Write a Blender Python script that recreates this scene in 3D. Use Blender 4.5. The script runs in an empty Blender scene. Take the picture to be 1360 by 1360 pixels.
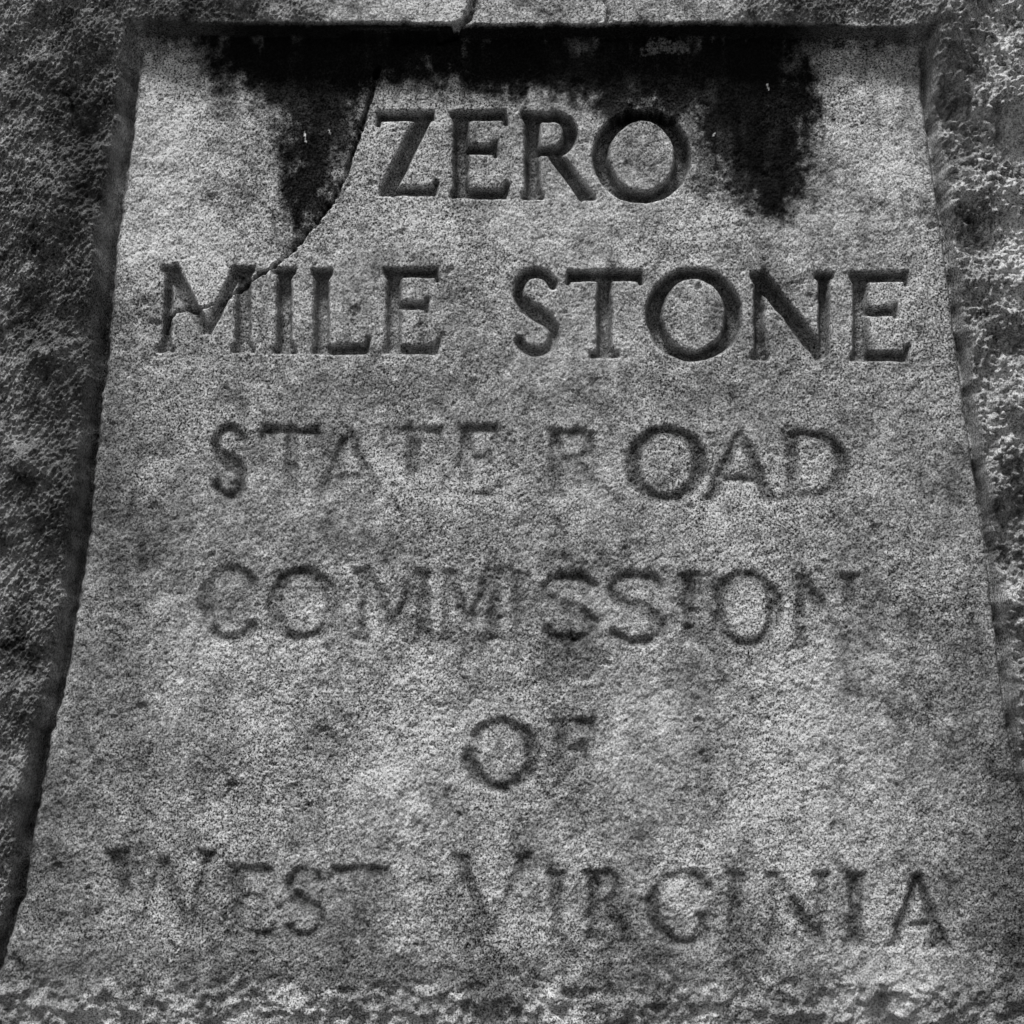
import bpy, math
import numpy as np
from mathutils import Vector

# ------------------------------------------------------------------ camera, world, sun, exposure
S = bpy.context.scene
R = math.radians
PITCH, FOV, DIST, CAM_Z = R(9.0), R(28.0), 1.6, 0.62
CY = -DIST * math.cos(PITCH)                       # the inscribed panel is the plane y = 0
cam_d = bpy.data.cameras.new('camera')
cam_d.sensor_width = 36; cam_d.sensor_fit = 'HORIZONTAL'
cam_d.angle = FOV; cam_d.clip_start = 0.02; cam_d.clip_end = 500
cam = bpy.data.objects.new('camera', cam_d)
S.collection.objects.link(cam)
cam.location = (0, CY, CAM_Z)
cam.rotation_euler = (math.pi / 2 + PITCH, 0, 0)
S.camera = cam

SUN_EL, SUN_AZ = R(63), R(200)                     # azimuth from +Y towards +X (the stone faces -Y)
w = bpy.data.worlds.new('World'); S.world = w; w.use_nodes = True
nt = w.node_tree; nt.nodes.clear()
out = nt.nodes.new('ShaderNodeOutputWorld'); bg = nt.nodes.new('ShaderNodeBackground')
sky = nt.nodes.new('ShaderNodeTexSky'); sky.sky_type = 'NISHITA'; sky.sun_disc = False
sky.sun_elevation = SUN_EL; sky.sun_rotation = SUN_AZ
bw = nt.nodes.new('ShaderNodeRGBToBW')             # the photograph is black and white
nt.links.new(sky.outputs[0], bw.inputs[0]); nt.links.new(bw.outputs[0], bg.inputs[0])
nt.links.new(bg.outputs[0], out.inputs[0])
bg.inputs[1].default_value = 0.05
sd = bpy.data.lights.new('sun', 'SUN'); sd.energy = 1.5; sd.angle = R(12); sd.color = (1, 1, 1)
sun = bpy.data.objects.new('sun', sd); S.collection.objects.link(sun)
dirv = Vector((math.sin(SUN_AZ) * math.cos(SUN_EL), math.cos(SUN_AZ) * math.cos(SUN_EL), math.sin(SUN_EL)))
sun.rotation_euler = dirv.to_track_quat('Z', 'Y').to_euler()
sun.location = dirv * 6
S.view_settings.view_transform = 'Standard'; S.view_settings.look = 'None'
S.view_settings.gamma = 1; S.view_settings.use_curve_mapping = False
S.view_settings.exposure = 1.06

# ------------------------------------------------------------------ materials
def stone_material(name, base, speck_scale, lo, hi, bump_d, coarse_d, pit, lumps=0):
    m = bpy.data.materials.new(name); m.use_nodes = True
    n = m.node_tree.nodes; l = m.node_tree.links; n.clear()
    def N(t, **kw):
        x = n.new(t)
        for k, v in kw.items(): setattr(x, k, v)
        return x
    o = N('ShaderNodeOutputMaterial'); b = N('ShaderNodeBsdfPrincipled')
    b.inputs['Roughness'].default_value = 0.95
    b.inputs['Specular IOR Level'].default_value = 0.0
    tc = N('ShaderNodeTexCoord'); at = N('ShaderNodeAttribute', attribute_name='tone')
    def noise(scale, detail=2, rough=0.6):
        x = N('ShaderNodeTexNoise'); x.inputs['Scale'].default_value = scale
        x.inputs['Detail'].default_value = detail; x.inputs['Roughness'].default_value = rough
        l.new(tc.outputs['Object'], x.inputs['Vector']); return x.outputs[0]
    def rng(src, a, b_, c, d):
        x = N('ShaderNodeMapRange'); x.inputs[1].default_value = a; x.inputs[2].default_value = b_
        x.inputs[3].default_value = c; x.inputs[4].default_value = d; l.new(src, x.inputs[0]); return x.outputs[0]
    def mth(op, a, b_):
        x = N('ShaderNodeMath', operation=op)
        for i, v in enumerate((a, b_)):
            if isinstance(v, (int, float)): x.inputs[i].default_value = v
            else: l.new(v, x.inputs[i])
        return x.outputs[0]
    grain = noise(speck_scale, 3, 0.65)
    clump = noise(speck_scale * 0.22, 3, 0.6)
    big = noise(9, 4, 0.6)
    sp = rng(grain, 0.36, 0.64, lo, hi)
    amt = rng(noise(6.5, 3, .55), .36, .64, .58, 1.2)
    sp = mth('ADD', 1.0, mth('MULTIPLY', mth('SUBTRACT', sp, 1.0), amt))
    cl = rng(clump, 0.3, 0.7, 0.78, 1.22)
    bigv = rng(big, 0.3, 0.7, 0.85, 1.15)
    dark = rng(noise(speck_scale * 0.55, 2, 0.5), 0.28, 0.38, pit, 1.0)      # dark mineral grains
    v = mth('MULTIPLY', mth('MULTIPLY', mth('MULTIPLY', sp, cl), bigv), dark)
    v = mth('MULTIPLY', mth('MULTIPLY', v, base), at.outputs['Fac'])
    v = mth('MINIMUM', mth('MAXIMUM', v, 0.004), 0.78)
    cc = N('ShaderNodeCombineColor')
    for i in range(3): l.new(v, cc.inputs[i])
    l.new(cc.outputs[0], b.inputs['Base Color'])
    h1 = mth('ADD', mth('MULTIPLY', grain, bump_d), mth('MULTIPLY', noise(speck_scale * 0.3, 4, 0.65), coarse_d))
    if lumps: h1 = mth('ADD', h1, mth('MULTIPLY', noise(38, 6, .62), lumps))
    bp = N('ShaderNodeBump'); bp.inputs['Strength'].default_value = 1.0; bp.inputs['Distance'].default_value = 1.0
    l.new(h1, bp.inputs['Height']); l.new(bp.outputs[0], b.inputs['Normal'])
    l.new(b.outputs[0], o.inputs[0])
    return m
PANEL = stone_material('dressed_sandstone', 0.34, 700, 0.0, 2.15, 0.0005, 0.0005, 0.25)
ROUGH = stone_material('rough_hewn_sandstone', 0.31, 640, 0.2, 1.85, 0.0007, 0.0009, 0.4, 0.006)

# ------------------------------------------------------------------ grid of the front face
FPX = 680 / math.tan(FOV / 2)                      # focal length in photograph pixels (1360 wide)
cp, sp_ = math.cos(PITCH), math.sin(PITCH)
def to_pix(x, y, z):
    dy, dz = y - CY, z - CAM_Z
    depth = dy * cp + dz * sp_; up = -dy * sp_ + dz * cp
    return 680 + FPX * x / depth, 680 - FPX * up / depth
def z_at(py, y=0.0):                               # height of the plane at a picture row
    a = math.atan((680 - py) / FPX) + PITCH
    return CAM_Z + (y - CY) * math.tan(a)
STEP = 0.00080
Z_TOP, Z_BOT = 1.50, 0.0
zf0, zf1 = z_at(1385), z_at(-30)
zd = np.arange(zf0, zf1, STEP)
def grade(a, b, n):                                # coarse rows between the frame and the stone's ends
    t = np.linspace(0, 1, n + 1)[1:]
    return a + (b - a) * t ** 1.6
zs = np.concatenate([grade(zf0, Z_BOT, 26)[::-1], zd, grade(zd[-1], Z_TOP, 24)])
XH = 0.438
xd = np.arange(-XH, XH, STEP)
def half_width(z): return 0.60 - 0.085 * z
NO = 30
t = np.linspace(0, 1, NO + 1)[1:] ** 1.4
X = np.empty((len(zs), len(xd) + 2 * NO)); Z = np.repeat(zs[:, None], X.shape[1], 1)
hw = half_width(zs)[:, None]
X[:, NO:-NO] = xd[None, :]
X[:, -NO:] = xd[-1] + (hw - xd[-1]) * t[None, :]
X[:, :NO] = (xd[0] + (-hw - xd[0]) * t[None, :])[:, ::-1]
NR, NC = X.shape
PX, PY = to_pix(X, 0.0, Z)                         # where the panel plane lies in the photograph
FR = 0.021                                         # how far the rough border stands proud
FRM = np.where(PY < 90, FR, .014)
FX, FY = to_pix(X, -FRM, Z)

rs = np.random.RandomState(7); FINE = np.ones(1)
def field(lo, hi, slope=1.0, ax=1.0, rot=0.0, seed=None):
    """smooth random field, wavelengths lo..hi in grid steps, rms 1"""
    r = rs if seed is None else np.random.RandomState(seed)
    n0, n1 = 1 << (NR - 1).bit_length(), 1 << (NC - 1).bit_length()
    f0 = np.fft.fftfreq(n0)[:, None]; f1 = np.fft.rfftfreq(n1)[None, :]
    c, s = math.cos(rot), math.sin(rot)
    fa = (f1 * c + f0 * s) * ax; fb = (-f1 * s + f0 * c)
    f = np.sqrt(fa * fa + fb * fb); f[0, 0] = 1
    amp = f ** (-slope) * np.exp(-(f * lo) ** 2 * 0.6) * (1 - np.exp(-(f * hi) ** 2)); amp[0, 0] = 0
    g = r.standard_normal((n0, n1)).astype(np.float32)
    o = np.fft.irfft2(np.fft.rfft2(g) * amp, s=(n0, n1))[:NR, :NC]
    o = o / o.std()
    if np.size(FINE) > 1: o = o * (.06 + .94 * FINE) if hi < 200 else o
    return o
def sst(a, b, x):
    u = np.clip((x - a) / (b - a), 0, 1); return u * u * (3 - 2 * u)
FINE = sst(-60, -28, PX) * sst(1420, 1388, PX) * sst(-56, -24, PY) * sst(1412, 1380, PY)   # finely meshed part of the face
def blur(a, sig):
    k = np.arange(-int(3 * sig) - 1, int(3 * sig) + 2); g = np.exp(-k * k / (2 * sig * sig)); g /= g.sum()
    for ax in (0, 1):
        p = np.pad(a, [(len(k) // 2,) * 2 if i == ax else (0, 0) for i in (0, 1)], mode='edge'); o = np.zeros_like(a)
        for i, wgt in enumerate(g):
            o += wgt * (p[i:i + a.shape[0], :] if ax == 0 else p[:, i:i + a.shape[1]])
        a = o
    return a
def poly_sd(px, py, P):
    """signed distance to a polygon, positive inside (pixels)"""
    d = np.full(px.shape, 1e9); ins = np.zeros(px.shape, bool)
    for (x0, y0), (x1, y1) in zip(P, P[1:] + P[:1]):
        ex, ey = x1 - x0, y1 - y0; wx, wy = px - x0, py - y0
        u = np.clip((wx * ex + wy * ey) / (ex * ex + ey * ey + 1e-9), 0, 1)
        d = np.minimum(d, (wx - u * ex) ** 2 + (wy - u * ey) ** 2)
        ins ^= ((y0 > py) != (y1 > py)) & (px < (x1 - x0) * (py - y0) / (y1 - y0 + 1e-9) + x0)
    d = np.sqrt(d); return np.where(ins, d, -d)
def path_d(px, py, pts):
    """signed inside distance of a tapering stroke with round ends: pts = (x, y, width)"""
    best = np.full(px.shape, 1e9)
    for (x0, y0, w0), (x1, y1, w1) in zip(pts, pts[1:]):
        ex, ey = x1 - x0, y1 - y0; wx, wy = px - x0, py - y0
        u = np.clip((wx * ex + wy * ey) / (ex * ex + ey * ey + 1e-9), 0, 1)
        best = np.minimum(best, np.hypot(wx - u * ex, wy - u * ey) - 0.5 * (w0 + (w1 - w0) * u))
    return -best
def flat_d(px, py, x0, y0, w0, x1, y1, w1):
    """the same for one straight stroke with square ends"""
    L = math.hypot(x1 - x0, y1 - y0); ex, ey = (x1 - x0) / L, (y1 - y0) / L
    a = (px - x0) * ex + (py - y0) * ey; p = np.abs((px - x0) * -ey + (py - y0) * ex)
    return np.minimum(np.minimum(0.5 * (w0 + (w1 - w0) * np.clip(a / L, 0, 1)) - p, a), L - a)

# ------------------------------------------------------------------ the letters (strokes in photograph pixels)
class Glyph(list):
    def s(self, x0, y0, w0, x1, y1, w1=None): self.append(('s', x0, y0, w0, x1, y1, w0 if w1 is None else w1)); return self
    def c(self, pts): self.append(('c', pts)); return self
def arc(cx, cy, rx, ry, a0, a1, wt, wn, n=18):
    """elliptical stroke centre line from a0 to a1 degrees (0 = right, 90 = up); wide at the sides, narrow at top and bottom"""
    o = []
    for i in range(n + 1):
        a = R(a0 + (a1 - a0) * i / n); k = abs(math.cos(a)) ** 1.3
        o.append((cx + rx * math.cos(a), cy - ry * math.sin(a), wn + (wt - wn) * k))
    return o
def stem(g, x, y0, y1, wd, top=True, bot=True, xb=None, sv=8, ov=9):
    xb = x if xb is None else xb
    g.s(x, y0, wd, xb, y1, wd)
    if top: g.s(x - wd / 2 - ov, y0 + sv / 2, sv, x + wd / 2 + ov, y0 + sv / 2); g.s(x, y0 + sv - 2, wd + 8, x, y0 + sv + 7, wd)
    if bot: g.s(xb - wd / 2 - ov, y1 - sv / 2, sv, xb + wd / 2 + ov, y1 - sv / 2); g.s(xb, y1 - sv - 7, wd, xb, y1 - sv + 2, wd + 8)
def L_(ch, x0, y0, x1, y1, wd=23, wn=14):
    g = Glyph(); W, H = x1 - x0, y1 - y0; xm, ym = (x0 + x1) / 2, (y0 + y1) / 2
    if ch == 'I': stem(g, xm, y0, y1, wd, ov=5)
    elif ch == 'O': g.c(arc(xm, ym, W / 2 - wd / 2, H / 2 - wn / 2, 0, 360, wd + 2, wn, 34))
    elif ch in 'EFL':
        sx = x0 + wd / 2 + 5; stem(g, sx, y0, y1, wd, ov=4)
        if ch != 'L':
            g.s(sx, y0 + wn / 2, wn, x1 - 2, y0 + wn / 2, wn + 1); g.s(x1 - 5, y0, 5, x1 - 3, y0 + wn + 7, 8)
            my = y0 + 0.44 * H; g.s(sx, my, wn - 2, x1 - 0.2 * W, my, wn); g.s(x1 - 0.22 * W, my - wn / 2 - 4, 6, x1 - 0.22 * W, my + wn / 2 + 4, 7)
        if ch != 'F':
            g.s(sx, y1 - wn / 2, wn, x1 - 3, y1 - wn / 2, wn + 1); g.s(x1 - 6, y1, 9, x1, y1 - wn - 10, 6)
    elif ch == 'Z':
        g.s(x0, y0 + wn / 2, wn, x1 - 3, y0 + wn / 2); g.s(x0 + 3, y0, 6, x0 + 2, y0 + wn + 7, 7)
        g.s(x1 - wd / 2 - 4, y0 + 3, wd, x0 + wd / 2 + 2, y1 - 3, wd + 2)
        g.s(x0 + 3, y1 - wn / 2, wn, x1, y1 - wn / 2); g.s(x1 - 6, y1, 9, x1 + 1, y1 - wn - 7, 6)
    elif ch == 'T':
        g.s(x0, y0 + wn / 2 + 1, wn + 1, x1, y0 + wn / 2 + 1); stem(g, xm, y0, y1, wd, top=False)
        g.s(x0 + 4, y0, 8, x0 + 1, y0 + wn + 6, 6); g.s(x1 - 4, y0, 8, x1 - 1, y0 + wn + 6, 6)
    elif ch == 'R':
        sx = x0 + wd / 2 + 6; stem(g, sx, y0, y1, wd, ov=5)
        bw_, bh = 0.74 * W, 0.5 * H
        cx = x0 + bw_ - bh / 2; g.s(sx, y0 + wn / 2, wn, cx, y0 + wn / 2); g.s(sx, y0 + bh - wn / 2, wn - 2, cx, y0 + bh - wn / 2)
        g.c(arc(cx, y0 + bh / 2, bh / 2 - wd / 2 + 3, bh / 2 - wn / 2, 90, -90, wd - 1, wn))
        g.s(x0 + 0.42 * W, y0 + bh - 5, wd * 0.8, x1 - wd * 0.55, y1 - 3, wd); g.s(x1 - wd - 4, y1 - 4, 8, x1, y1 - 4)
    elif ch == 'S':
        r = H * 0.27
        top = arc(xm, y0 + r, W / 2 - 8, r - wn / 2, 25, 200, wd * .7, wn, 14)
        bot = arc(xm, y1 - r, W / 2 - 8, r - wn / 2, 20, -155, wd * .7, wn, 14)
        g.c(top + [(x0 + .30 * W, ym - .07 * H, wd), (xm, ym, wd + 2), (x0 + .72 * W, ym + .07 * H, wd)] + bot)
    elif ch == 'C' or ch == 'G':
        g.c(arc(xm + W * .06, ym, W / 2 - wd / 2 + W * .05, H / 2 - wn / 2, 42, 318, wd + 1, wn, 26))
        if ch == 'G': stem(g, x1 - wd / 2 - 4, y0 + .55 * H, y1 - 6, wd * .9, bot=False, ov=6)
    elif ch == 'D':
        sx = x0 + wd / 2 + 6; stem(g, sx, y0, y1, wd, ov=4)
        cx = xm - 4; g.s(sx, y0 + wn / 2, wn, cx, y0 + wn / 2); g.s(sx, y1 - wn / 2, wn, cx, y1 - wn / 2)
        g.c(arc(cx, ym, x1 - cx - wd / 2, H / 2 - wn / 2, 90, -90, wd + 1, wn))
    elif ch == 'M':
        stem(g, x0 + .10 * W + 3, y0, y1, wd * .55, xb=x0 + .05 * W + 4, ov=6)
        g.s(x0 + .10 * W + 3, y0 + 1, wd, x0 + .5 * W, y1 - .22 * H, wd * .8); g.s(x0 + .88 * W - 5, y0 + 1, wd * .8, x0 + .5 * W, y1 - .22 * H, wd * .6)
        stem(g, x1 - .12 * W, y0, y1, wd, ov=5)
    elif ch == 'N':
        stem(g, x0 + wd * .45 + 6, y0, y1, wd * .72, ov=5); stem(g, x1 - wd * .45 - 6, y0, y1 - 4, wd * .72, bot=False, ov=6)
        g.s(x0 + wd * .6, y0 + 1, wd, x1 - wd * .55 - 4, y1 - 2, wd)
    elif ch == 'A':
        g.s(xm, y0, wd * .7, x0 + wd * .45, y1, wd * .8); g.s(xm - 2, y0, wd * .6, x1 - wd * .55, y1, wd + 1)
        g.s(x0 + .27 * W, y0 + .68 * H, wn - 3, x1 - .28 * W, y0 + .68 * H)
        g.s(x0, y1 - 4, 7, x0 + wd * .9, y1 - 4); g.s(x1 - wd - 6, y1 - 4, 8, x1, y1 - 4)
    elif ch == 'V':
        g.s(x0 + wd * .6, y0, wd, xm, y1, wd * .8); g.s(x1 - wd * .6, y0, wd * .7, xm, y1, wd * .6)
        g.s(x0, y0 + 4, 8, x0 + wd + 8, y0 + 4); g.s(x1 - wd - 4, y0 + 4, 8, x1, y0 + 4)
    elif ch == 'W':
        q = W / 4.0
        g.s(x0 + 10, y0, wd, x0 + 1.15 * q, y1, wd * .8); g.s(x0 + 2 * q, y0 + .1 * H, wd * .5, x0 + 1.15 * q, y1, wd * .5)
        g.s(x0 + 2 * q, y0 + .1 * H, wd, x0 + 3 * q, y1, wd * .8); g.s(x1 - 8, y0, wd * .6, x0 + 3 * q, y1, wd * .5)
        g.s(x0, y0 + 4, 8, x0 + 28, y0 + 4); g.s(x1 - 24, y0 + 4, 8, x1, y0 + 4)
    return g
# character, box, carving depth (m) at the top and at the bottom of the letter: the lower lines are worn
ROWS = [
 ('ZERO', [('Z', 500, 147, 580, 259, .012, .010), ('E', 597, 147, 675, 263, .011, .010), ('R', 691, 149, 791, 264, .012, .011), ('O', 788, 146, 917, 268, .013, .012)]),
 ('MILE', [('M', 210, 353, 338, 468, .009, .008), ('I', 362, 355, 393, 469, .011, .010), ('L', 412, 356, 490, 470, .010, .009), ('E', 508, 356, 584, 471, .0095, .006)]),
 ('STONE', [('S', 680, 356, 744, 474, .011, .006), ('T', 754, 359, 852, 475, .012, .009), ('O', 859, 356, 985, 479, .012, .011),
            ('N', 994, 361, 1110, 477, .012, .009), ('E', 1128, 361, 1208, 479, .010, .009)]),
 ('STATE', [('S', 280, 564, 330, 663, .007, .007), ('T', 349, 565, 424, 662, .0085, .0025), ('A', 415, 573, 513, 662, .006, .003),
            ('T', 509, 567, 588, 662, .0055, .0018), ('E', 606, 564, 662, 663, .005, .004)]),
 ('ROAD', [('R', 725, 570, 812, 663, .006, .0025), ('O', 832, 568, 938, 667, .0078, .006), ('A', 934, 573, 1034, 665, .0065, .0055), ('D', 1038, 572, 1127, 664, .0078, .004)]),
 ('COMMISSION', [('C', 264, 752, 342, 854, .0045, .005), ('O', 356, 754, 449, 854, .0048, .0045), ('M', 470, 758, 575, 852, .0048, .0042), ('M', 584, 758, 666, 852, .005, .0042),
            ('I', 678, 760, 703, 854, .0042, .003), ('S', 716, 760, 798, 856, .0058, .004), ('S', 806, 758, 887, 858, .0055, .0055), ('I', 902, 760, 928, 857, .0052, .0035),
            ('O', 944, 758, 1038, 862, .0058, .0055), ('N', 1050, 762, 1142, 862, .0055, .003)]),
 ('OF', [('O', 617, 955, 717, 1052, .006, .0055), ('F', 732, 954, 790, 1050, .0055, .0016)]),
 ('WEST', [('W', 142, 1130, 288, 1236, .0052, .0034), ('E', 302, 1150, 365, 1246, .004, .004), ('S', 376, 1150, 434, 1248, .0048, .004), ('T', 440, 1150, 518, 1248, .0045, .0018)]),
 ('VIRGINIA', [('V', 599, 1134, 706, 1246, .0055, .003), ('I', 726, 1158, 756, 1252, .006, .003), ('R', 776, 1155, 846, 1252, .0055, .0045), ('G', 858, 1156, 948, 1258, .005, .0055),
            ('I', 964, 1158, 990, 1256, .005, .004), ('N', 1014, 1159, 1104, 1258, .006, .004), ('I', 1122, 1160, 1150, 1256, .0075, .0045), ('A', 1178, 1161, 1263, 1260, .0082, .0085)]),
]
CARVE = np.zeros((NR, NC)); LID = np.full((NR, NC), -1, np.int32); LABELS = []
wear = field(18, 110, 1.2, seed=21); wobx = field(10, 70, 1.0, seed=31) * 1.3; woby = field(10, 70, 1.0, seed=32) * 1.3
best_in = np.full((NR, NC), -1e9); GRIME_SHADE = np.zeros((NR, NC)); blotch = field(4, 60, .8, seed=22)
for word, glyphs in ROWS:
    for ch, x0, y0, x1, y1, d0, d1 in glyphs:
        worn = d0 < .0086; faint = d0 < .0062
        d0, d1 = d0 * (1.35 if not worn else .62), d1 * (1.35 if not worn else .62)
        g = L_(ch, x0, y0, x1, y1, 20.5 if not worn else 17, 12.5 if not worn else 11)
        r = np.where((PY[:, NC // 2] > y0 - 14) & (PY[:, NC // 2] < y1 + 14))[0]
        cpx = PX[r[len(r) // 2]]; c = np.where((cpx > x0 - 30) & (cpx < x1 + 30))[0]
        sl = (slice(r[0], r[-1] + 1), slice(c[0], c[-1] + 1))
        px, py = PX[sl] + wobx[sl] * (.75 if worn else .35), PY[sl] + woby[sl] * (.75 if worn else .35)
        dist = np.full(px.shape, -1e9)
        for st in g:
            dist = np.maximum(dist, flat_d(px, py, *st[1:]) if st[0] == 's' else path_d(px, py, st[1]))
        depth = d0 + (d1 - d0) * np.clip((py - y0) / (y1 - y0), 0, 1)
        if worn: depth = depth * np.clip(1.0 + (.20 if faint else .12) * wear[sl], .3, 1.5)
        cut = depth * (sst(-1.8, 5.5, dist) if not worn else sst(-5, 7, dist))
        fade = np.clip(depth / (.0031 if worn else .014), 0, 1.15)      # patchy grime in worn letters, plus groove shade put into the colour
        dirt_shade = (.52 if not worn else .64) * fade * np.clip((.96 if not worn else .86) + (.07 if not worn else .15) * blotch[sl], 0, 1.1) * (sst(-2.5, 3, dist) if not worn else sst(-6, 4, dist))
        GRIME_SHADE[sl] = np.maximum(GRIME_SHADE[sl], dirt_shade)
        CARVE[sl] = np.maximum(CARVE[sl], cut)
        lid = LID[sl]; bi = best_in[sl]; hit = (dist > -.8) & (dist > bi)
        lid[hit] = len(LABELS); bi[hit] = dist[hit]
        LABELS.append((ch, word))
inner = blur(CARVE, .8); CARVE = inner

# ------------------------------------------------------------------ relief
PANEL_POLY = [(172, 33), (420, 34), (640, 36), (900, 33), (1100, 36), (1238, 40), (1236, 120), (1248, 210), (1262, 300), (1278, 420), (1298, 560), (1318, 700),
              (1334, 830), (1346, 930), (1372, 1080), (1440, 1430), (900, 1432), (400, 1430), (-60, 1430), (14, 1190),
              (30, 1090), (50, 985), (82, 845), (104, 690), (112, 610), (126, 470), (134, 380), (146, 260), (166, 140)]
n_big = field(60, 400, 1.3, seed=3); n_mid = field(12, 80, 1.2, seed=4); n_fine = field(2.2, 16, .8, seed=5)
n_edge = field(8, 60, 1.1, seed=6); n_edge2 = field(25, 160, 1.1, seed=8)
sd_ = poly_sd(FX, FY, PANEL_POLY)                  # positive inside the recess
left = sst(236, 172, FX); right = sst(1150, 1235, FX) * (1 - sst(60, 20, FY)); bottom = sst(1370, 1410, FY); top = sst(150, 60, FY) * (1 - left) * 1.0
sd_n = sd_ + n_edge * (.8 + .2 * left - .6 * right + 3 * bottom) + n_edge2 * (1.5 * left + .9 * right + 7 * bottom)
wall_in = 3 + 2 * left + 1 * right + 6 * bottom    # how softly the wall meets the panel
wall_out = 5 + 7 * left + 3 * right + 26 * bottom
bord = sst(wall_in, -wall_out, sd_n)
# rough-hewn border
crag = field(5, 70, 1.25, seed=10); crag2 = field(2.5, 26, 1.0, seed=11); crag = crag * FINE; knob = np.abs(field(10, 60, .7, seed=71)); knob2 = np.abs(field(5, 24, .5, seed=72)); streak = field(3, 22, .9, ax=2.6, rot=R(60), seed=12); lump = field(40, 260, 1.3, seed=13)
side_l, side_r = sst(200, 120, FX), sst(1210, 1260, FX)
smooth_top = sst(60, 20, FY) * sst(380, 450, FX) * sst(1010, 930, FX)
roughness = (1 - .82 * smooth_top) * (.45 + .55 * sst(0, 16, -sd_))
bh = FR + roughness * (crag * .0005 + side_r * (.0034 * (knob - .8) + .0009 * (knob2 - .8)) + side_l * (.0011 * (knob2 - .8) + .00085 * streak) + (1 - side_l - side_r).clip(0, 1) * .0012 * knob2 + .0050 * lump * (.8 + .6 * side_r) + .0003 * n_fine)
# border height: the left shoulder swells away from the panel, the right one rounds back early
dl = np.clip(-sd_, 0, 400)
bh = bh - FR * side_l * (.30 * sst(110, 0, dl)) * sst(40, 90, FY) - FR * side_r * .45 * sst(80, 0, dl) * sst(40, 90, FY)
bh -= .016 * sst(1268, 1420, FX + 40 * sst(500, 0, FY)) ** 1.5 * (1 - .4 * sst(300, 900, FY))
bh -= .020 * sst(60, -90, FX) ** 1.3
# the whole stone rounds off at its outline
edge = np.minimum(hw - np.abs(X), Z_TOP - Z)
bh -= .11 * sst(.085, 0, edge) ** 2
# bottom ledge: lumpy, barely proud
ledge = bottom * (np.abs(FX - 680) < 900)
bh = bh * (1 - .55 * ledge) + ledge * (.0022 * n_mid + .0012 * crag)
ph = .0010 * n_big + .00034 * n_mid + .00022 * n_fine
ph -= .0007 * np.clip(field(3, 14, .7, seed=15) - 1.5, 0, 2)                       # open pits between grains
rough_low = sst(560, 800, PY)
ph += rough_low * (.00022 * field(6, 30, .9, seed=16))
def window(x, y, r):
    a = np.searchsorted(-PY[:, NC // 2], -(y + r)); b = np.searchsorted(-PY[:, NC // 2], -(y - r)); row = PX[min(max((a + b) // 2, 0), NR - 1)]
    return slice(max(a, 0), b + 1), slice(np.searchsorted(row, x - r), np.searchsorted(row, x + r) + 1)
rp = np.random.RandomState(99)
for _ in range(420):
    x, y, rr = rp.uniform(30, 1350), rp.uniform(45, 1330), 1.6 + 4.2 * rp.rand() ** 3
    sl = window(x, y, rr * 2.5); q_ = np.hypot((PX[sl] - x) * rp.uniform(.6, 1.2), PY[sl] - y) / rr + .18 * n_fine[sl]
    ph[sl] -= .00042 * rr * sst(1.2, .4, q_)
# the flake left of the crack has sunk back
CRACK = [(502, 92, 7), (488, 140, 6), (478, 172, 7), (470, 196, 6), (457, 234, 8), (441, 265, 8), (424, 288, 7), (409, 306, 6), (388, 332, 5), (366, 350, 5), (352, 361, 5), (327, 375, 5)]
CRACK2 = [(327, 375, 3.5), (316, 383, 3.5), (302, 396, 3), (281, 404, 3), (262, 411, 3), (247, 409, 3), (235, 414, 3), (222, 424, 3), (218, 440, 2.5)]
CRACK3 = [(633, -40, 9), (629, 0, 8), (626, 14, 8), (618, 28, 7), (604, 36, 6), (578, 43, 5)]
CRACK4 = [(801, -40, 3.5), (804, 2, 3.5), (809, 16, 3.5), (806, 34, 4)]
cx_ = np.interp(PY, [p[1] for p in CRACK], [p[0] for p in CRACK])
sunk = sst(-1, 4, cx_ - PX) * sst(190, 20, cx_ - PX) * sst(60, 110, PY) * sst(372, 330, PY)
ph -= .0035 * sunk
# broken lower edge: a lumpy lip, then the face falls back
lip = PY + 10 * n_edge2 + 3 * n_edge
ph += .0018 * np.exp(-((lip - 1326) / 16) ** 2) * (1 + .35 * n_mid) - (.0028 + .0030 * n_mid + .0016 * crag) * sst(1336, 1362, lip) + sst(1290, 1320, PY) * (.0011 * n_mid + .0007 * crag)
H = ph * (1 - bord) + bh * bord
# broken pale piece of the upper border: its lower edge hangs a little and stands proud
PALE = [(432, -60), (436, 34), (470, 44), (520, 49), (575, 47), (606, 38), (622, 22), (627, -60)]
pale_sd = poly_sd(FX, FY + n_edge * 1.2, PALE)
H += .0035 * sst(-2, 5, pale_sd) * bord
H = np.where(pale_sd > 0, np.maximum(H, (FR - .004) * sst(0, 7, pale_sd)), H)
H -= CARVE * (1 - bord)
# added groove between panel and rough border, cut to draw a dark shade line
line = np.exp(-((sd_n - 2) / (5 + 3 * left)) ** 2) * np.maximum(left * 1.7, right * 1.3) * sst(40, 70, FY) * (1 - bottom)
H -= line * (.0105 + .003 * n_edge2.clip(-1.5, 1.5))
CID = np.full((NR, NC), -1, np.int32)
jx, jy = field(4, 30, 1.0, seed=17), field(4, 30, 1.0, seed=18)
for i, (P, dep, A, B) in enumerate([(CRACK, .012, PX, PY), (CRACK2, .008, PX, PY), (CRACK3, .014, FX, FY), (CRACK4, .004, FX, FY)]):
    d = path_d(A + jx * 1.0, B + jy * 1.0, P)
    H -= dep * sst(-1.6, 2.2, d) * (1 + .25 * jx.clip(-1, 1))
    CID[(d > -1.2)] = i
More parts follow.
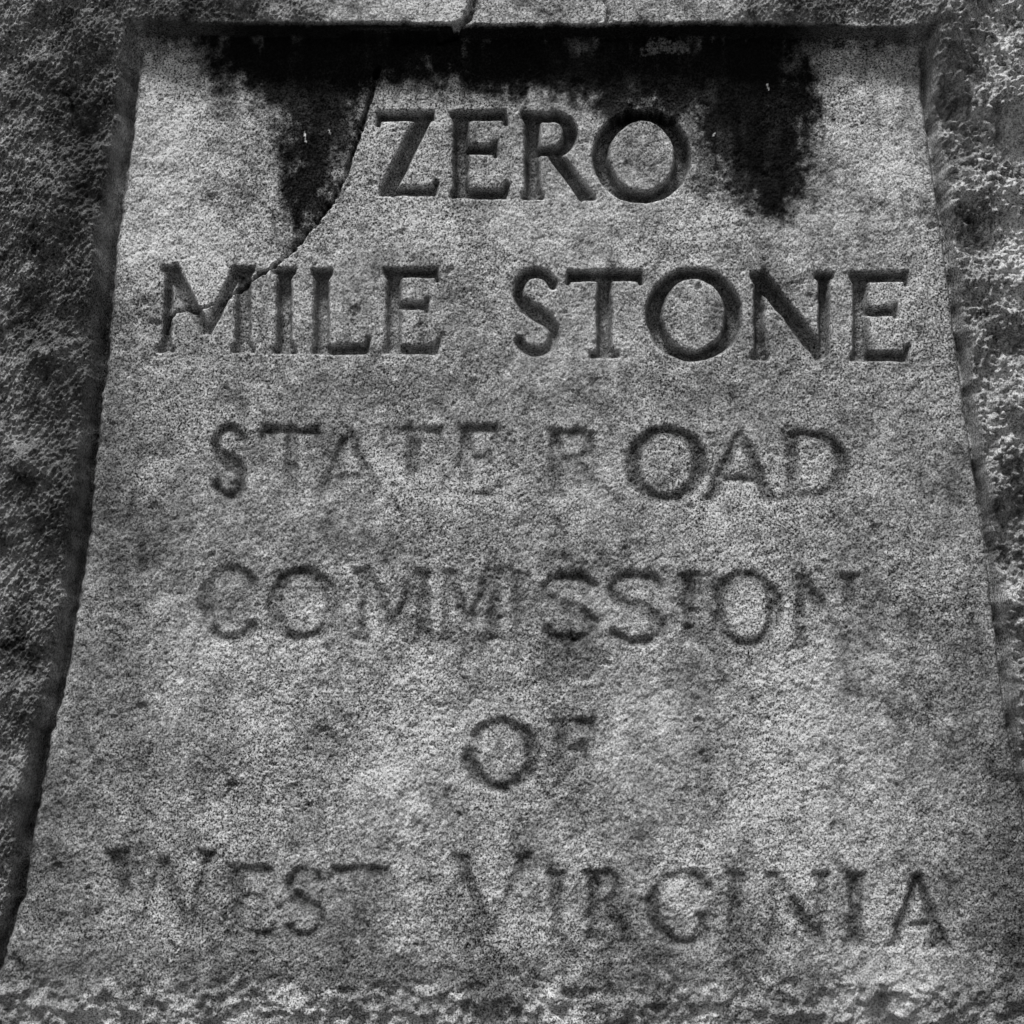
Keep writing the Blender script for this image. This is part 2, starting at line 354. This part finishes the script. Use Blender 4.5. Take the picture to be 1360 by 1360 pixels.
# dirt-free scratches and a loose flake under the upper border
for x, y, a, b in []:
    H += .004 * sst(1, .5, np.hypot((PX - x) / a, (PY - y) / b))

# ------------------------------------------------------------------ weathering tone (stains and bleaching, plus some painted light and shade)
wx, wy = field(10, 90, 1.1, seed=41) * 7, field(10, 90, 1.1, seed=42) * 9
drip = field(45, 420, 1.0, ax=.2, seed=43)
drip = drip.clip(-2, 2)          # vertical runs
runs = field(150, 900, 1.0, ax=.22, seed=45).clip(-2, 2)
qx, qy = PX + wx + 2, PY + wy + drip * 11
STAIN = [(178, 20), (178, 46), (262, 58), (278, 96), (322, 118), (352, 142), (372, 190), (388, 235), (376, 275), (372, 300), (384, 336),
         (410, 306), (441, 265), (457, 234), (470, 196), (478, 172), (490, 138), (512, 116), (560, 112), (620, 112), (690, 124), (770, 134), (820, 150), (880, 160),
         (918, 150), (930, 185), (944, 225), (962, 262), (990, 288), (1050, 292), (1082, 262), (1092, 200), (1094, 150), (1076, 112), (1060, 82), (1085, 60), (1160, 50), (1240, 44), (1240, 20)]
gn_ = field(3, 26, .8, seed=44)
st_sd = poly_sd(qx, qy, STAIN)
stain = sst(-26, 24, st_sd + 7 * drip + 5 * gn_)
stain = np.maximum(stain, .62 * sst(-30, 20, poly_sd(qx, qy + 3 * gn_, [(880, 60), (960, 60), (975, 240), (950, 262), (930, 230), (912, 190), (890, 150), (850, 120)])))
stain = np.maximum(stain, .45 * sst(-14, 8, path_d(qx, qy, [(838, 140, 26), (842, 178, 16)])) + .4 * sst(-14, 8, path_d(qx, qy, [(872, 140, 30), (878, 186, 20)])))
crisp = sst(-2, 3, cx_ - PX)                       # the crack cuts the stain off cleanly
reg = (PY > 125) & (PY < 375) & (PX < 640) & (PX > 300)
stain = np.where(reg, stain * crisp, stain)
lobe = poly_sd(qx, qy, [(990, 40), (1085, 60), (1090, 230), (1050, 290), (990, 280), (960, 200), (955, 90)])
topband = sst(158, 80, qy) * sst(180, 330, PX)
tone = np.ones((NR, NC))
tone *= 1 + .15 * field(20, 150, 1.2, seed=51) + .14 * field(5, 34, 1.0, seed=52) + .13 * runs * sst(560, 900, PY) + .07 * runs * sst(500, 300, PY)
def spot(x, y, rx, ry, amp):
    global tone
    tone *= 1 + 1.25 * amp * np.exp(-(((PX + wx * 2 - x) / rx) ** 2 + ((PY + wy * 2 - y) / ry) ** 2))
for s_ in [(235, 290, 90, 80, .42), (250, 140, 60, 80, .25), (640, 310, 250, 45, .18), (1190, 230, 50, 120, .22), (560, 1140, 45, 150, .38), (1205, 1290, 60, 50, .4), (560, 930, 60, 110, .16),
           (1060, 980, 70, 140, .3), (850, 970, 90, 70, .12), (420, 810, 60, 60, .18), (975, 800, 40, 40, .20), (330, 900, 120, 50, .15), (1040, 240, 260, 40, .05),
           (600, 505, 330, 30, -.22), (980, 520, 160, 40, -.18), (640, 720, 330, 45, -.16), (1150, 790, 60, 60, -.25), (1300, 900, 50, 160, -.22), (400, 1190, 190, 70, -.20),
           (760, 1080, 120, 60, -.10), (600, 1295, 480, 34, -.32), (190, 700, 70, 120, -.14), (230, 1010, 60, 120, -.12), (960, 1240, 180, 40, -.10), (720, 560, 300, 30, -.1),
           (300, 320, 110, 40, .2), (1000, 310, 180, 40, .15), (480, 690, 150, 40, .12), (880, 690, 160, 50, .14), (1340, 1180, 70, 260, -.45), (150, 880, 60, 200, -.15), (60, 1180, 60, 150, -.25), (640, 1000, 40, 40, .2),
           (320, 1230, 200, 60, -.15), (1080, 1130, 50, 120, .2), (880, 1300, 260, 26, -.35), (300, 1295, 300, 26, -.3), (1180, 560, 60, 200, -.08), (300, 560, 120, 60, -.12), (150, 650, 60, 330, -.30), (1290, 620, 40, 260, -.2), (70, 1060, 60, 160, -.2), (545, 1010, 34, 200, .2), (1010, 950, 50, 170, .18), (760, 1180, 60, 140, .12), (200, 200, 40, 120, .15)]:
    spot(*s_)
panel_tone = tone * (1 - stain * (.93 + .03 * drip.clip(-1, 1)))
panel_tone *= 1 - .55 * sst(0, 30, lobe) * stain
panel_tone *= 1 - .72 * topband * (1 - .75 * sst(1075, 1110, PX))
panel_tone = np.maximum(panel_tone * (1 - GRIME_SHADE.clip(0, .75)), .02)
fl = np.hypot((PX - 885) / 21, (PY - 62) / 12) + .35 * n_edge + .2 * gn_
panel_tone = np.maximum(panel_tone, .30 * sst(1.1, .5, fl))
for x0, y0, x1, y1 in [(404, 174, 406, 188), (1019, 112, 1021, 120), (436, 170, 438, 176), (684, 570, 692, 566), (720, 345, 722, 354), (947, 180, 950, 176)]:
    panel_tone = np.where(path_d(PX, PY, [(x0, y0, 2.2), (x1, y1, 1.4)]) > 0, 1.5, panel_tone)
bt = 1 + .22 * field(14, 120, 1.1, seed=61) + .15 * field(4, 24, .9, seed=62)
soot = sst(.2, 1.5, field(20, 130, 1.2, seed=63))
bt *= 1 - .35 * soot * (side_l + side_r)
bt *= 1 - .38 * sst(220, 140, FX)
def bspot(x, y, rx, ry, amp):
    global bt
    bt *= 1 + amp * np.exp(-(((FX + wx * 2 - x) / rx) ** 2 + ((FY + wy * 2 - y) / ry) ** 2))
for s_ in [(112, 260, 48, 210, -.62), (90, 620, 40, 200, -.35), (66, 322, 22, 26, -.5), (60, 450, 16, 50, -.4), (120, 120, 50, 60, -.3), (290, 10, 130, 50, -.75), (760, 12, 260, 30, .25), (1090, 10, 100, 50, -.75), (980, 10, 30, 30, .3), (1285, 190, 40, 28, -.5),  # dark blotches; shading of the left shoulder is also put into the colour
           (1275, 70, 25, 60, -.4), (1350, 130, 50, 260, 1.1), (1310, 300, 40, 60, .2), (10, 100, 40, 160, .25), (155, 5, 20, 10, .6), (1330, 600, 30, 200, .25)]:  # the strong bright spot at upper right is raking light put into the colour
    bspot(*s_)
bt = np.where(pale_sd > 0, bt * 1.35, bt)
# black crust under the upper border, with the underside's shade put into the colour
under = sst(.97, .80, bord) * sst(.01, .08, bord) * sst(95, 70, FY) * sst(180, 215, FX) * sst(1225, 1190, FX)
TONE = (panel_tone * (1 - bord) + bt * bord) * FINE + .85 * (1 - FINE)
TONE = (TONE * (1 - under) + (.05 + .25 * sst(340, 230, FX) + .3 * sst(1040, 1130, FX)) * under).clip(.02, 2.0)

# ------------------------------------------------------------------ meshes: one grid, cut into parts along its faces
Y = -H
co = np.stack([X, Y, Z], -1).reshape(-1, 3)
du = np.stack([np.gradient(X, axis=1), np.gradient(Y, axis=1), np.gradient(Z, axis=1)], -1)
dv = np.stack([np.gradient(X, axis=0), np.gradient(Y, axis=0), np.gradient(Z, axis=0)], -1)
nrm = np.cross(du, dv).reshape(-1, 3); nrm /= np.linalg.norm(nrm, axis=1, keepdims=True)
idx = np.arange(NR * NC).reshape(NR, NC)
quads = np.stack([idx[:-1, :-1], idx[:-1, 1:], idx[1:, 1:], idx[1:, :-1]], -1)
fmid = lambda a: a[:-1, :-1]
face = np.where(fmid(bord) > .5, 1, 0)             # 0 panel, 1 border, 100+ letters, 10+ cracks
face = np.where((fmid(LID) >= 0) & (face == 0), 100 + fmid(LID), face)
face = np.where(fmid(CID) >= 0, 10 + fmid(CID), face)

def build(name, co_, q, mat, parent, tone=None, nr=None):
    me = bpy.data.meshes.new(name)
    me.vertices.add(len(co_)); me.vertices.foreach_set('co', co_.astype(np.float32).ravel())
    me.loops.add(q.size); me.loops.foreach_set('vertex_index', q.astype(np.int32).ravel())
    me.polygons.add(len(q)); me.polygons.foreach_set('loop_start', np.arange(0, q.size, 4, dtype=np.int32))
    me.polygons.foreach_set('use_smooth', np.ones(len(q), bool))
    me.update(calc_edges=True)
    at = me.attributes.new('tone', 'FLOAT', 'POINT')
    at.data.foreach_set('value', (np.ones(len(co_)) if tone is None else tone).astype(np.float32).ravel())
    if nr is not None: me.normals_split_custom_set_from_vertices(nr.astype(np.float32))
    me.materials.append(mat)
    ob = bpy.data.objects.new(name, me); S.collection.objects.link(ob); ob.parent = parent
    return ob
def cut(name, code, mat, parent):
    q = quads[face == code]
    if len(q) == 0: return None
    u, inv = np.unique(q.ravel(), return_inverse=True)
    return build(name, co[u], inv.reshape(-1, 4), mat, parent, TONE.ravel()[u], nrm[u])

stone = bpy.data.objects.new('milestone', None); S.collection.objects.link(stone)
stone['label'] = 'weathered sandstone milestone with a recessed panel of carved Roman capitals'
stone['category'] = 'milestone'
panel = cut('inscription_panel', 0, PANEL, stone)
panel['label'] = 'recessed tapering panel, speckled grey with black stains under its upper edge'
border = cut('rough_border', 1, ROUGH, stone)
border['label'] = 'rough hewn raised border around the inscription'
for k, (ch, word) in enumerate(LABELS):
    o = cut('carved_letter', 100 + k, PANEL, panel)
    if o: o['label'] = f'carved letter {ch} in the word {word}'
for k, (par, lab) in enumerate([(panel, 'dark curved crack running down from the stain to the letter M'), (panel, 'hairline crack across the letter M'),
                                (border, 'wide crack through the upper border'), (border, 'hairline crack in the upper border')]):
    o = cut('crack', 10 + k, PANEL if k < 2 else ROUGH, par)
    if o: o['label'] = lab

# sides, top and back of the block (out of the picture, but the stone is a solid block)
ring = np.concatenate([idx[0, :], idx[1:, -1], idx[-1, -2::-1], idx[-2:0:-1, 0]])
keep = np.ones(len(ring), bool)
ring = ring[np.unique(np.concatenate([np.arange(0, len(ring), 6)]))]
P0 = co[ring]; M = len(ring); rows = [P0]
rb = np.random.RandomState(5)
for k in range(1, 15):
    p = P0.copy(); tt = k / 14
    p[:, 1] = P0[:, 1] + (.34 - P0[:, 1]) * tt
    wob = .010 * np.sin(p[:, 2] * 23 + k * 1.3) * np.sin(p[:, 0] * 17 + k * .7) + .004 * rb.standard_normal(M)
    sc = 1 + .03 * math.sin(tt * math.pi) - .07 * max(0, tt - .8) / .2
    p[:, 0] = p[:, 0] * sc + wob; up = p[:, 2] > 1.0
    p[:, 2] = np.where(up, p[:, 2] * (1 + .015 * math.sin(tt * math.pi)) + wob, p[:, 2])
    rows.append(p)
V = np.concatenate(rows + [np.array([[0, .35, .75]])])
q = []
for k in range(14):
    a = np.arange(M) + k * M; b = np.roll(np.arange(M), -1) + k * M
    q.append(np.stack([a, a + M, b + M, b], -1))
last = 14 * M; a = np.arange(0, M - 1, 2) + last
q.append(np.stack([a, np.full(len(a), len(V) - 1), (a - last + 2) % M + last, a + 1], -1))
build('block', V, np.concatenate(q), ROUGH, stone)

# ------------------------------------------------------------------ the ground it stands on (below the picture)
gm = bpy.data.materials.new('earth'); gm.use_nodes = True
gn = gm.node_tree; pb = gn.nodes['Principled BSDF']; pb.inputs['Roughness'].default_value = 1
nz = gn.nodes.new('ShaderNodeTexNoise'); nz.inputs['Scale'].default_value = 14; nz.inputs['Detail'].default_value = 8
cr = gn.nodes.new('ShaderNodeValToRGB'); cr.color_ramp.elements[0].color = (.05, .05, .05, 1); cr.color_ramp.elements[1].color = (.14, .14, .14, 1)
tcg = gn.nodes.new('ShaderNodeTexCoord'); gn.links.new(tcg.outputs['Object'], nz.inputs['Vector'])
gn.links.new(nz.outputs[0], cr.inputs[0]); gn.links.new(cr.outputs[0], pb.inputs['Base Color'])
bpn = gn.nodes.new('ShaderNodeBump'); bpn.inputs['Distance'].default_value = .03
gn.links.new(nz.outputs[0], bpn.inputs['Height']); gn.links.new(bpn.outputs[0], pb.inputs['Normal'])
ax = np.concatenate([-np.geomspace(.2, 150, 22)[::-1], [0], np.geomspace(.2, 150, 22)])
gx, gy = np.meshgrid(ax, ax); gz = .012 * np.sin(gx * 5.1) * np.sin(gy * 4.3) * (np.hypot(gx, gy) > .9) * (np.hypot(gx, gy) < 8)
gi = np.arange(gx.size).reshape(gx.shape)
gq = np.stack([gi[:-1, :-1], gi[:-1, 1:], gi[1:, 1:], gi[1:, :-1]], -1).reshape(-1, 4)
gr = build('ground', np.stack([gx, gy, gz], -1).reshape(-1, 3), gq, gm, None)
gr['kind'] = 'structure'
